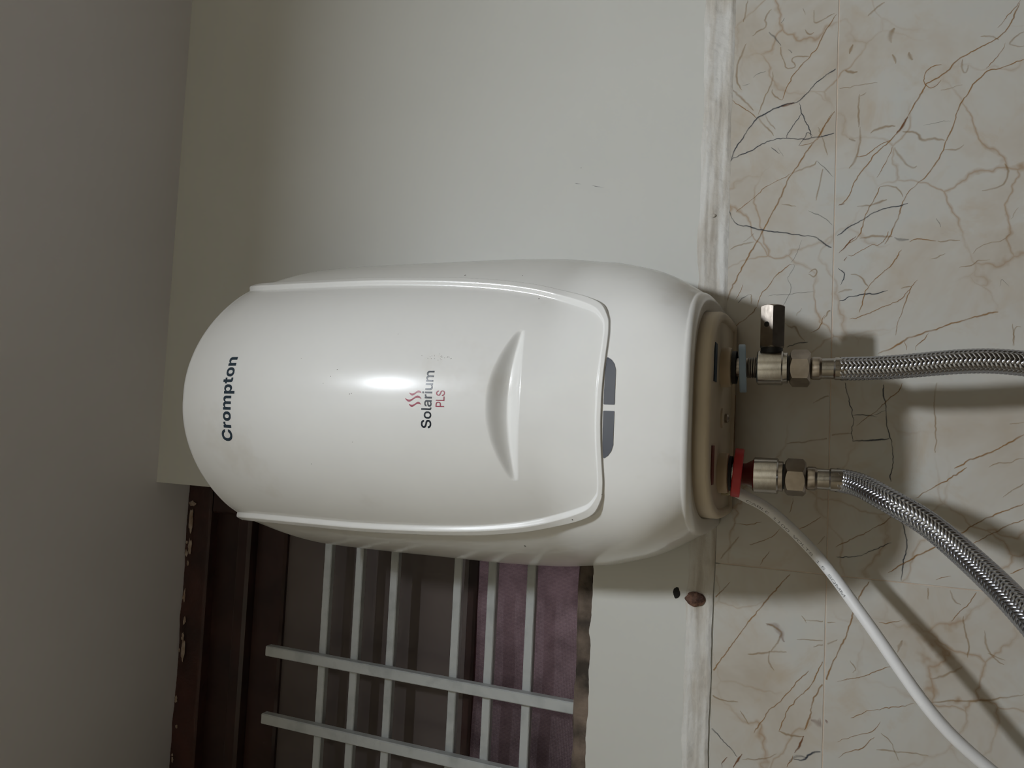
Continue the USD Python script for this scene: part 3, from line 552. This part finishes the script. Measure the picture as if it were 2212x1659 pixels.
for a in np.linspace(0, math.pi / 2, 14)[1:]:   # rounded top edge, then the flat top going back to the wall
    r = .008; q = inset(P1, r * (1 - math.cos(a)) * 1.0); q[:, 2] += r * math.sin(a); rows.append(q)
for k in (.03, .07, .115): q = inset(P1, .008 + k); q[:, 2] += .008 + .0 * k; rows.append(q)
G = np.array(rows); base = grid(G)
n0 = base.vertex_normals.reshape(G.shape); 
if n0[300, NT // 2, 1] > 0: n0 = -n0
mask = np.ones(len(G)); mask[:22] = 0; mask[-3:] = 0
hmap = relief(G) * mask[:, None]
Gd = G + n0 * hmap[..., None]
Gd[..., 1] = np.minimum(Gd[..., 1], -.0025)
cover = grid(Gd, flip=True)
if cover.face_normals[len(cover.faces) // 2 // 2][1] > 0: cover = grid(Gd)
heat = thing('water_heater', (XC, -.09, ZB), 'glossy white instant water heater mounted high on the wall', 'water heater')
cov = obj('front_cover', cover, 'cover_plastic', heat, smooth=True)
def onface(X, Z, lift):
    b = front(X, Z); e = 2e-4
    du = front(X + e, Z) - front(X - e, Z); dz = front(X, Z + e) - front(X, Z - e); n = np.cross(du, dz); n /= np.linalg.norm(n, axis=-1, keepdims=True)
    n = np.where(n[..., 1:2] > 0, -n, n); return b + n * (np.maximum(relief(b), -.01)[..., None] + np.asarray(lift)[..., None])
def decal(polys, name, mat, lift=.00018, **kw):
    ms = []
    for g in polys:
        m = trimesh.creation.extrude_polygon(g, 1.0, engine='earcut'); m = trimesh.Trimesh(m.vertices, m.faces)
        v, f = trimesh.remesh.subdivide_to_size(np.column_stack([m.vertices[:, :2], m.vertices[:, 2] * 1e-4]), m.faces, .0022, max_iter=12)
        q = onface(v[:, 0], v[:, 1], np.where(v[:, 2] > 5e-5, lift, -.0002)); t = trimesh.Trimesh(q, f, process=False); ms.append(t)
    m = trimesh.util.concatenate(ms)
    return obj(name, m, mat, cov, smooth=False, **kw)
from shapely import affinity
def place(s, x0, z0, w, h, shear=0): return [affinity.affine_transform(g, [w, shear * h, 0, h, x0, z0]) for g in outline(s)]
TXT = {"brand": "895,738 925,739 926,613 932,670 939,711 946,734 955,748 967,748 978,729 986,697 992,661 997,605 1000,514 1000,0 968,0 968,454 963,526 958,554 952,569 945,569 936,550 930,511 927,469 927,0 895,0|763,317 765,472 768,546 772,596 781,661 788,697 797,725 807,743 832,743 842,725 852,693 859,656 867,596 872,532 875,450 875,280 872,211 867,138 862,101 852,41 842,9 832,-9 807,-9 793,18 785,50 776,106 770,161 766,225/796,349 800,242 807,180 815,156 825,156 830,170 839,232 842,307 842,426 839,502 832,554 825,578 815,578 809,564 803,530 800,492 797,427|679,573 679,734 696,738 696,917 729,917 729,736 750,734 750,573 729,569 729,202 730,185 735,161 749,165 752,23 751,0 742,-9 721,-5 709,23 702,64 698,106 696,161 696,569|559,734 591,734 592,622 599,683 610,729 624,748 640,729 649,702 659,642 666,555 669,491 670,436 670,298 668,206 661,110 652,46 645,18 636,-5 626,-14 616,-9 602,32 594,95 592,95 592,-280 559,-280/591,313 596,223 604,175 611,156 618,156 627,180 631,209 635,251 638,331 637,436 631,526 625,563 618,578 611,578 602,554 596,506 592,446|369,734 399,734 400,613 407,679 413,711 428,748 438,748 448,725 455,688 463,603 472,683 478,711 490,743 505,748 517,725 522,702 531,638 536,537 536,0 503,0 503,477 499,535 495,559 489,573 483,573 475,554 472,530 469,491 468,0 436,0 436,477 433,535 428,559 422,573 416,573 409,554 404,525 402,487 401,0 369,0|237,317 239,472 242,546 247,596 255,661 263,697 271,725 281,743 306,743 316,725 326,693 335,642 341,596 346,532 349,450 349,280 346,211 341,138 337,101 326,41 316,9 306,-9 281,-9 267,18 259,50 250,106 244,161 240,225/270,349 274,242 281,180 289,156 299,156 304,170 313,232 316,307 316,426 313,502 306,554 299,578 289,578 283,564 277,530 274,492 271,427|158,734 189,734 190,627 195,679 205,729 212,743 227,739 227,550 210,560 204,550 195,507 191,450 190,0 158,0|0,440 0,555 2,651 6,729 11,803 19,872 30,936 38,968 52,1000 64,1014 80,1014 101,982 115,931 125,867 130,821 136,729 138,651 105,651 100,727 93,779 81,816 67,821 58,807 51,778 43,727 36,644 34,545 34,450 36,371 40,301 45,254 51,216 58,193 67,179 77,179 91,212 100,273 105,349 138,349 136,271 133,225 125,138 111,55 94,5 80,-14 59,-9 40,28 28,73 15,156 7,248 2,349", "model": "807,706 836,706 837,609 848,674 859,706 868,720 884,720 893,706 902,679 914,603 928,679 943,716 964,720 982,683 993,619 999,537 1000,0 970,0 970,477 967,529 963,554 958,573 949,587 940,587 931,568 924,534 919,487 918,0 889,0 889,482 882,554 869,587 860,587 851,568 843,530 838,478 837,0 807,0|662,711 692,706 693,229 695,190 702,148 714,124 724,124 735,143 743,181 748,242 749,711 779,706 779,0 750,0 749,93 733,14 716,-14 702,-14 689,5 680,32 672,73 664,151 662,220|601,890 601,936 602,959 606,982 614,1005 625,1000 631,982 635,950 636,890 635,867 630,839 623,821 614,821 608,835 604,853|604,706 634,706 634,0 604,0|514,706 543,706 545,622 553,679 560,702 569,716 585,716 585,573 567,578 558,564 551,534 545,469 544,0 514,0|371,170 373,280 376,317 385,362 403,404 447,436 454,451 457,481 456,524 453,553 447,582 436,601 426,601 414,577 407,548 403,491 376,491 377,569 382,619 390,661 404,702 412,716 440,725 461,697 476,638 483,578 486,523 486,0 457,0 456,89 445,28 434,0 425,-9 400,0 391,18 380,64 374,115/400,189 403,154 407,135 415,115 430,110 440,124 447,148 454,196 457,243 456,337 423,307 412,289 402,245|313,1000 342,1000 342,170 344,144 347,133 359,128 359,0 342,0 330,14 322,37 314,96 313,138|162,303 164,459 172,569 187,656 196,688 211,716 236,720 248,706 261,674 279,583 285,514 289,454 290,390 290,271 285,188 280,133 263,37 252,5 240,-14 218,-18 208,-9 200,5 186,50 175,106 170,156 164,243/192,308 193,261 199,195 211,134 223,115 234,119 241,134 254,195 260,280 260,422 254,506 246,554 235,582 222,587 209,564 200,521 195,469 192,394|0,326 31,326 32,270 39,195 46,161 58,133 80,124 95,143 103,166 110,204 113,253 112,313 108,351 96,394 50,454 32,491 21,523 10,583 6,628 3,683 3,757 9,858 23,940 37,982 50,1005 61,1014 92,1005 112,963 124,913 135,830 138,771 139,697 110,697 107,759 99,824 88,857 77,872 60,867 44,829 36,777 34,712 39,658 46,629 67,587 106,537 123,495 135,436 141,390 143,344 144,248 140,161 128,73 118,37 107,9 83,-18 55,-14 37,14 20,69 9,138 2,225", "suffix": "673,321 731,321 735,242 747,186 772,134 801,106 824,96 872,101 898,120 919,148 935,191 944,243 942,308 931,351 898,403 789,468 727,528 709,560 689,624 681,693 681,761 689,835 709,908 739,963 777,1000 811,1014 882,1005 928,963 960,899 982,803 988,702 932,702 928,767 915,820 888,871 847,899 805,894 772,866 747,814 737,756 739,696 746,667 764,629 801,592 922,518 958,472 982,417 994,367 1000,312 998,211 986,138 954,55 912,5 863,-18 815,-18 757,14 723,60 689,151 675,243|369,0 369,1000 426,1000 426,118 637,115 637,0|0,1000 181,1000 227,977 255,945 285,881 299,826 309,734 309,651 301,573 281,495 253,440 219,404 179,385 57,383 56,0 0,0/56,506 173,500 199,514 220,538 243,594 253,665 251,744 232,824 199,871 173,885 57,884", "cable": "953,1000 962,1000 973,404 976,214 977,196 991,1000 1000,1000 1000,0 994,0 994,781 979,0 974,0 963,564 960,776 959,780 960,0 953,0|898,1000 907,1000 918,404 921,214 921,196 936,1000 945,1000 945,0 938,0 938,781 924,0 919,0 908,564 905,776 904,780 904,0 898,0|848,440 849,596 850,734 853,839 857,931 861,982 868,1014 875,1005 878,982 881,950 885,881 887,812 889,720 891,596 891,440 890,349 889,275 887,170 883,71 888,-96 882,-96 878,11 874,-14 868,-18 862,5 859,37 855,115 852,197 850,298/855,450 856,306 858,232 860,176 864,129 867,110 871,106 873,115 874,130 867,317 874,317 878,180 879,180 880,208 883,306 884,409 885,546 883,689 880,787 879,820 876,862 871,890 868,890 865,871 860,820 857,726 855,587|808,321 815,321 815,261 817,181 819,134 822,110 828,101 832,120 834,144 836,186 837,224 837,289 836,347 834,380 832,408 818,482 813,541 811,596 810,633 809,688 809,761 810,835 812,908 815,963 820,1000 823,1014 831,1005 836,963 839,899 841,830 842,789 842,702 836,702 835,767 834,824 830,876 827,894 822,890 819,866 817,819 815,751 816,682 818,629 822,592 831,550 835,518 838,482 841,427 843,339 843,239 842,147 841,110 839,60 834,5 829,-18 822,-14 817,14 814,60 811,128 809,206|735,289 741,289 742,228 743,181 746,129 748,106 754,106 756,125 759,176 761,266 761,358 759,456 758,499 756,527 753,550 748,546 744,508 742,466 741,427 735,427 737,1000 764,1000 764,881 743,879 742,618 742,581 745,628 748,656 754,665 760,628 763,564 766,472 767,385 767,275 766,225 764,110 760,41 756,0 753,-14 749,-14 745,0 741,46 738,115 736,156 735,216|718,60 718,101 718,133 719,156 721,170 723,170 724,156 725,133 726,101 726,60 725,28 724,5 723,-9 721,-9 719,5 718,28|678,119 691,125 691,855 690,853 679,706 679,706 679,835 691,1000 696,1000 697,124 708,119 708,0 678,0|600,321 606,321 607,261 608,181 611,134 614,110 620,101 623,120 626,144 627,186 628,224 629,289 627,347 626,380 623,408 610,482 605,541 602,596 601,633 601,688 601,761 602,835 604,908 607,963 611,1000 615,1014 622,1005 627,963 630,899 632,830 633,789 633,702 627,702 627,767 625,824 622,876 619,894 614,890 611,866 608,819 607,751 607,682 610,629 614,592 622,550 627,518 630,482 633,427 635,339 635,239 633,147 632,110 630,60 625,5 620,-18 613,-14 609,14 605,60 602,128 601,206|560,881 560,1000 596,1000 596,881 581,877 581,0 575,0 575,878|528,0 528,1000 534,1000 534,122 557,119 557,0|478,555 479,665 482,798 484,862 487,931 491,982 496,1009 502,1014 505,1005 508,982 512,931 515,867 518,789 519,720 521,596 521,441 521,349 519,252 517,170 513,83 511,46 508,14 504,-14 498,-18 495,-9 491,14 487,64 484,133 482,197 480,284 479,349 478,440/485,450 485,362 487,260 489,208 491,162 494,129 498,106 501,106 505,129 508,162 510,208 512,269 514,362 515,450 515,546 513,689 510,787 509,820 506,862 501,890 498,890 495,871 490,820 487,726 485,587|434,1000 441,995 455,141 455,146 459,454 468,995 475,1000 458,0 451,0|361,431 361,615 363,757 366,881 369,959 372,995 375,1009 380,1014 382,1005 386,977 387,950 390,890 393,784 394,679 395,583 395,413 394,317 393,211 390,106 387,32 382,-9 376,-18 372,0 369,37 366,96 364,193 362,303/367,460 368,339 369,247 371,181 372,143 376,101 379,96 383,124 385,167 387,256 389,335 389,436 389,559 389,661 387,740 386,810 384,856 380,894 377,899 374,876 371,838 370,786 368,693 367,596|320,431 320,615 321,757 324,881 328,959 331,995 334,1009 339,1014 341,1005 344,977 346,950 349,890 352,784 353,679 354,583 354,413 353,317 352,211 349,106 345,32 341,-9 335,-18 331,0 328,37 325,96 322,193 321,303/326,460 326,339 328,247 329,181 331,143 335,101 338,96 342,124 344,167 346,256 347,335 348,436 348,559 347,661 346,740 344,810 343,856 339,894 336,899 332,876 330,838 329,786 327,693 326,596|282,119 294,125 294,855 293,852 283,706 282,706 282,835 294,1000 300,1000 300,124 311,119 311,0 282,0|240,119 252,125 252,855 252,852 241,706 241,706 241,835 252,1000 258,1000 258,124 270,119 270,0 240,0|166,1000 197,1000 197,881 172,875 172,570 195,569 195,450 172,448 172,122 197,119 197,0 166,0|131,0 131,1000 138,1000 138,122 160,119 160,0|90,1000 111,995 115,972 117,950 121,885 122,844 123,775 122,674 120,592 119,555 116,522 121,472 123,417 124,349 125,243 124,183 122,106 120,69 115,23 111,5 90,5/97,125 110,119 112,129 115,157 117,209 118,257 118,308 117,364 115,421 111,449 97,453/97,574 110,569 113,597 115,626 116,679 116,747 116,805 114,848 110,881 97,885|44,5 61,1000 69,1000 85,0 78,5 74,271 55,270 51,5/57,395 72,394 65,859 64,845|0,440 0,624 2,725 3,784 7,894 10,954 13,982 19,1014 25,1009 30,982 33,945 37,881 39,817 40,748 41,670 35,670 33,764 29,843 25,885 20,890 16,867 12,820 9,750 7,648 6,546 6,450 7,320 10,213 13,162 16,129 20,106 23,106 27,124 30,157 32,199 34,278 35,326 41,326 40,234 37,119 33,50 29,5 24,-18 18,-14 13,14 9,60 5,142 3,220 1,312"}
decal(place(TXT['brand'], -.0340, 2.1239, .0655, .0109), 'brand_lettering', 'print_navy', label='dark brand lettering Crompton near the top')
decal(place(TXT['model'], -.0180, 1.9469, .0392, .0074), 'model_lettering', 'print_black', label='dark lettering Solarium on the front')
decal(place(TXT['suffix'], -.0034, 1.9375, .0112, .0063), 'model_suffix', 'print_red', label='red letters PLS under the model lettering')
def flame(cx, z0, h):
    s = np.linspace(0, 1, 24); x = .0011 * (h / .0092) * np.sin(s * 2 * math.pi * .98 + .1); w = .00085 * np.sin(np.clip(s, .02, .98) * math.pi) ** .8 + .00008
    c = np.stack([cx + x, z0 + s * h], 1)
    return Polygon(np.vstack([c + np.stack([w, w * 0 - w * .6], 1), (c - np.stack([w, -w * .6], 1))[::-1]])).buffer(0)
for cx, z0, h in ((-.0021, 1.9549, .0088), (.0018, 1.9548, .0121), (.0057, 1.9550, .0089)):
    f_ = flame(cx, z0, h); decal([f_] if f_.geom_type == 'Polygon' else list(f_.geoms), 'flame_mark', 'print_red')
for P in ([(.0317, 1.8281), (.0296, 1.8249), (.0270, 1.8229), (.0230, 1.8218), (.0012, 1.8216), (.0012, 1.8287), (.0230, 1.8286)], [(-.0027, 1.8287), (-.0027, 1.8216), (-.0240, 1.8217), (-.0278, 1.8228), (-.0308, 1.8249), (-.0330, 1.8280), (-.0240, 1.8285)]):
    decal([Polygon(P).buffer(-.0006).buffer(.0006)], 'indicator_window', 'indicator_grey', lift=.00025)
sp = [(.0987, 1.9538, .8), (.0748, 1.8851, .6), (-.1002, 1.8979, .9), (-.0478, 2.0498, .5), (.0216, 2.0252, .5), (.0165, 2.0299, .4), (.0114, 2.0357, .4), (.0965, 1.907, .5), (-.0552, 1.8296, .6), (-.0725, 1.8520, .7), (.0480, 1.982, .35), (-.030, 2.01, .35), (.030, 2.06, .35), (.004, 2.012, .5), (.0045, 2.0105, .4)]
rg = np.random.default_rng(5); sp += [(.0312 + rg.normal(0, .0012), 1.944 + rg.normal(0, .006), .2 + .15 * rg.random()) for _ in range(26)]
decal([Polygon([(x + .0006 * s * math.cos(k * 1.05), z + .0008 * s * math.sin(k * 1.05)) for k in range(6)]) for x, z, s in sp], 'dirt_speck', 'dirt', lift=.00006, kind='stuff')
# underside: cap with a rim, pipe bosses, labels, screw
def section_poly(z, d, yb=-.004, n=90):
    q = inset(surf(np.linspace(0, math.pi, n), np.full(n, z)), d); return np.column_stack([q[:, 0], np.minimum(q[:, 1], yb)])
CZ = 1.7655
prof = [(d + .0030, z) for d, z in [(.0125, 1.790), (.0125, CZ + .0030), (.0134, CZ + .0010), (.0150, CZ), (.0178, CZ), (.0192, CZ + .0008), (.0200, CZ + .0022), (.0215, CZ + .0026)]]
S0 = section_poly(1.784, 0); cc_ = np.array([XC, -.07])
rings = [np.column_stack([section_poly(1.784, d, -.004 - max(0, d - .0155)), np.full(90, z)]) for d, z in prof]
for f_ in (.8, .5, .2, .01): rings.append(np.column_stack([cc_ + (rings[7][:, :2] - cc_) * f_, np.full(90, CZ + .0026)]))
cp_ = grid(np.array(rings), closed=True)
if cp_.face_normals[int(len(cp_.faces) * .7)][2] > 0: cp_ = grid(np.array(rings), flip=True, closed=True)
cap = obj('base_cap', cp_, 'base_plastic', heat, smooth=40)
XI, XO, YF = .0518, -.0235, -.0735
for x, m, lx in ((XI, 'label_blue', .0515), (XO, 'label_red', -.0172)):
    obj('pipe_boss', lathe([(.0005, .012), (.0142, .012), (.0144, -.002), (.0138, -.0040), (.0125, -.0046), (.0005, -.0046)], (x, YF, CZ), n=48), 'boss_plastic', heat)
    obj('port_label', bx((lx - .0130, -.119, CZ + .0018), (lx + .0130, -.108, CZ + .0027)), m, cap, smooth=False, label=('dark blue' if x > 0 else 'dark red') + ' label strip by the pipe boss')
obj('screw_boss', lathe([(.0005, .004), (.0085, .004), (.0070, -.0006), (.0045, -.0014), (.0005, -.0014)], (.0155, -.069, CZ + .002), n=32), 'base_plastic', cap)
obj('screw', lathe([(.0005, .002), (.0034, .002), (.0034, -.0012), (.0024, -.0022), (.0005, -.0024)], (.0155, -.066, CZ), n=24), 'nickel', cap)
obj('mounting_bracket', bx((-.018, -.0075, 1.7650), (.036, -.0045, 1.80), .0006), 'bracket', heat)
obj('cable_gland', bx((-.0405, -.058, CZ - .0035), (-.0315, -.045, CZ + .004), .0012), 'gland_green', heat)
def washer(c, r, h, tilt, mat, name):
    w = lathe([(.0078, 0), (r - .0006, 0), (r, .0006), (r, h - .0006), (r - .0006, h), (.0078, h), (.0078, 0)], (0, 0, 0), axis=(tilt[0], tilt[1], 1), n=56); w.apply_translation(c)
    return obj(name, w, mat, heat)
obj('rubber_seal', lathe([(.0005, 0), (.0118, 0), (.0118, -.0035), (.0005, -.0035)], (XI, YF, CZ - .0040), n=40), 'black_rubber', heat)
obj('rubber_seal', lathe([(.0005, 0), (.0122, 0), (.0122, -.0025), (.0005, -.0025)], (XO, YF, CZ - .0040), n=40), 'black_rubber', heat)
washer((XI - .0005, YF, 1.7516), .0172, .0048, (-.05, -.085), 'ring_blue', 'seal_ring'); washer((XO + .0005, YF, 1.7524), .0172, .0062, (.08, -.085), 'ring_red', 'seal_ring')
obj('inlet_stub', lathe([(.0068, 0), (.0068, -.019), (.0050, -.019)], (XI, YF, 1.7625), n=32), 'nickel', heat); obj('outlet_stub', lathe([(.0072, 0), (.0072, -.019), (.005, -.019)], (XO, YF, 1.7625), n=32), 'chrome', heat)

# ------------------------------------------------------------------ fittings under the heater
def barrel(x, z0, z1, r): return lathe([(.0055, z0), (r - .0009, z0), (r, z0 - .0009), (r, z1 + .0009), (r - .0009, z1), (.0055, z1)], (x, YF, 0), n=48)
val = thing('relief_valve', (XI, YF, 1.7268), 'nickel relief valve with a hexagonal side cap screwed to the blue-ringed inlet', 'valve')
obj('body', join(barrel(XI, 1.7440, 1.7268, .0121), lathe([(.0108, 1.7270), (.0108, 1.7240)], (XI, YF, 0), n=40)), 'chrome', val)
obj('threaded_neck', lathe([(.0074, 1.7505 - k * .0016 - o) if o < .001 else (.0067, 1.7505 - k * .0016 - o) for k in range(4) for o in (0, .0004, .0012)], (XI, YF, 0), n=36), 'dark_metal', val)
obj('gap_ring', lathe([(.0088, 1.7242), (.0088, 1.7220)], (XI, YF, 0), n=32), 'black_rubber', val)
obj('neck', lathe([(.0075, .0100), (.0075, .0165)], (XI, YF, 1.7347), axis=(1, 0, 0), n=30), 'black_rubber', val)
hx = hexnut((XI + .0140, YF, 1.7347), .0158, .0300, axis=(1, 0, 0), spin=.30)
rc_ = obj('relief_cap', hx, 'nickel', val, smooth=20)
fn = hx.face_normals; fi = np.argmax(fn @ np.array([0, -.80, .60])); fn = fn[fi]; fc = np.array([XI + .0300, YF, 1.7347]) + fn * (.0158 / 2 + .00006)
obj('vent_hole', lathe([(.0001, 0), (.0019, 0)], fc, axis=fn, n=24), 'dark_hole', rc_, smooth=False)
nip = thing('outlet_nipple', (XO, YF, 1.7268), 'nickel pipe nipple screwed to the red-ringed outlet', 'pipe fitting')
obj('body', join(barrel(XO, 1.7447, 1.7280, .0124)), 'chrome', nip)
obj('tapered_neck', lathe([(.0075, 1.7530), (.0078, 1.7495), (.0108, 1.7446)], (XO, YF, 0), n=36), 'nickel', nip)
obj('neck', lathe([(.0104, 1.7281), (.0104, 1.7252)], (XO, YF, 0), n=36), 'nickel', nip)
obj('gap_ring', lathe([(.0086, 1.7254), (.0086, 1.7232)], (XO, YF, 0), n=32), 'black_rubber', nip)
def strands(P, q, r, N=12, lay=.031, amp=.00040, wid=.00215):
    T, Nn, Bn = frames(P); ms = []; k = 2 * math.pi / lay
    for sgn in (1, -1):
        for i in range(N):
            th = sgn * k * q + 2 * math.pi * i / N; m = q * k * N / math.pi
            h = sgn * amp * np.sin(.5 * math.pi * ((2 * i if sgn > 0 else 2 * i) + sgn * m) + .6)
            rr = r + h
            rad = np.cos(th)[:, None] * Nn + np.sin(th)[:, None] * Bn; tan = -np.sin(th)[:, None] * Nn + np.cos(th)[:, None] * Bn
            d = tan * (sgn * k * r) + T; d /= np.linalg.norm(d, axis=1)[:, None]; sd = np.cross(rad, d)
            c = P + rad * rr[:, None]
            Gs = np.stack([c - sd * wid / 2 - rad * .00022, c - sd * wid * .22 + rad * .00010, c + sd * wid * .22 + rad * .00010, c + sd * wid / 2 - rad * .00022], 1)
            ms.append(grid(Gs, flip=True))
    return trimesh.util.concatenate(ms)
def hose(x, zn, pts, label, r=.0076, spin=.3):
    h = thing('braided_hose', (x, YF, zn), label, 'hose', 'braided water hoses')
    obj('hex_nut', hexnut((x, YF, zn), .0226, .0134, spin=spin), 'nickel', h, smooth=20)
    obj('gap_ring', lathe([(.0045, .0048), (.0068, .0048), (.0068, .0022), (.0045, .0022)], (x, YF, zn - .0166), n=32), 'black_rubber', h)
    obj('collar', lathe([(.0050, .0030), (.0072, .0030), (.0080, .0016), (.0080, -.0026), (.0070, -.0042), (.005, -.0042)], (x, YF, zn - .0166), n=40), 'nickel', h)
    obj('ferrule', lathe([(.005, 0), (.0070, 0), (.0071, -.0085), (.0078, -.0096), (.0078, -.0165), (.0074, -.0172), (.005, -.0172)], (x, YF, zn - .0196), n=44), 'chrome', h)
    P, q = path([(x, YF, zn - .0325)] + pts, .0006)
    obj('inner_tube', tube(P[::4], r - .0007, 24), 'hose_core', h); b = obj('braid', strands(P, q, r), 'steel_wire', h, smooth=True, kind='stuff')
    return h
H1 = [(.0524, -.0735, 1.6735), (.0532, -.0735, 1.660), (.0549, -.074, 1.643), (.0572, -.0750, 1.6205), (.0578, -.0757, 1.603), (.0563, -.0765, 1.5845), (.0535, -.077, 1.566), (.050, -.075, 1.545), (.047, -.066, 1.52), (.045, -.048, 1.495), (.044, -.024, 1.478), (.044, -.003, 1.472)]
H2 = [(-.0244, -.0745, 1.6830), (-.0260, -.080, 1.6763), (-.0300, -.0905, 1.6675), (-.0355, -.1015, 1.6568), (-.0427, -.1095, 1.6437), (-.0562, -.1215, 1.6265), (-.0677, -.137, 1.6143), (-.0815, -.161, 1.6019), (-.099, -.187, 1.588), (-.125, -.205, 1.560), (-.155, -.19, 1.525), (-.18, -.14, 1.495), (-.19, -.07, 1.478), (-.19, -.003, 1.472)]
hose(XI, 1.7224, H1, 'braided steel hose hanging straight down from the valve on the blue-ringed inlet', spin=.10)
hose(XO, 1.7237, H2, 'braided steel hose curving off to the left from the red-ringed outlet', spin=.18)
CB = [(-.0366, -.0505, CZ - .0042), (-.0376, -.0505, 1.7585), (-.0397, -.0500, 1.7541), (-.0450, -.0485, 1.7421), (-.0572, -.047, 1.7249), (-.0724, -.047, 1.7084), (-.0874, -.0485, 1.6944), (-.1053, -.0545, 1.6799), (-.1254, -.062, 1.6642), (-.1467, -.068, 1.6484), (-.164, -.071, 1.6349), (-.1785, -.0712, 1.6215), (-.1949, -.070, 1.6017), (-.213, -.066, 1.575), (-.23, -.052, 1.54), (-.24, -.03, 1.51), (-.244, -.006, 1.495)]
P, q = path(CB, .0012)
cab = thing('power_cable', (-.036, -.05, CZ), 'white power cable running down leftwards from under the heater', 'cable')
obj('sheath', tube(P, .0040, 28), 'cable_white', cab, smooth=60)
# small print along the sheath
PRINT_A = -.30
T, Nn, Bn = frames(P); eye = np.array([-.25, -.9, .05]); 
cm_ = []
for g in [affinity.affine_transform(g, [.094, 0, 0, .0019, .0, -.0009]) for g in outline(TXT['cable'])]:
    v, f = trimesh.creation.triangulate_polygon(g, engine='earcut'); v, f = trimesh.remesh.subdivide_to_size(np.column_stack([v, v[:, 0] * 0]), f, .0012, max_iter=10)
    s = .0120 + v[:, 0]; c = np.stack([np.interp(s, q, P[:, k]) for k in range(3)], 1); t_ = np.stack([np.interp(s, q, T[:, k]) for k in range(3)], 1)
    e0 = eye - t_ * (t_ @ eye)[:, None]; e0 /= np.linalg.norm(e0, axis=1)[:, None]; e1 = np.cross(e0, t_); a = v[:, 1] / .0040 + PRINT_A
    cm_.append(trimesh.Trimesh(c + .00408 * (np.cos(a)[:, None] * e0 + np.sin(a)[:, None] * e1), f, process=False))
obj('sheath_print', trimesh.util.concatenate(cm_), 'cable_print', cab, smooth=False)
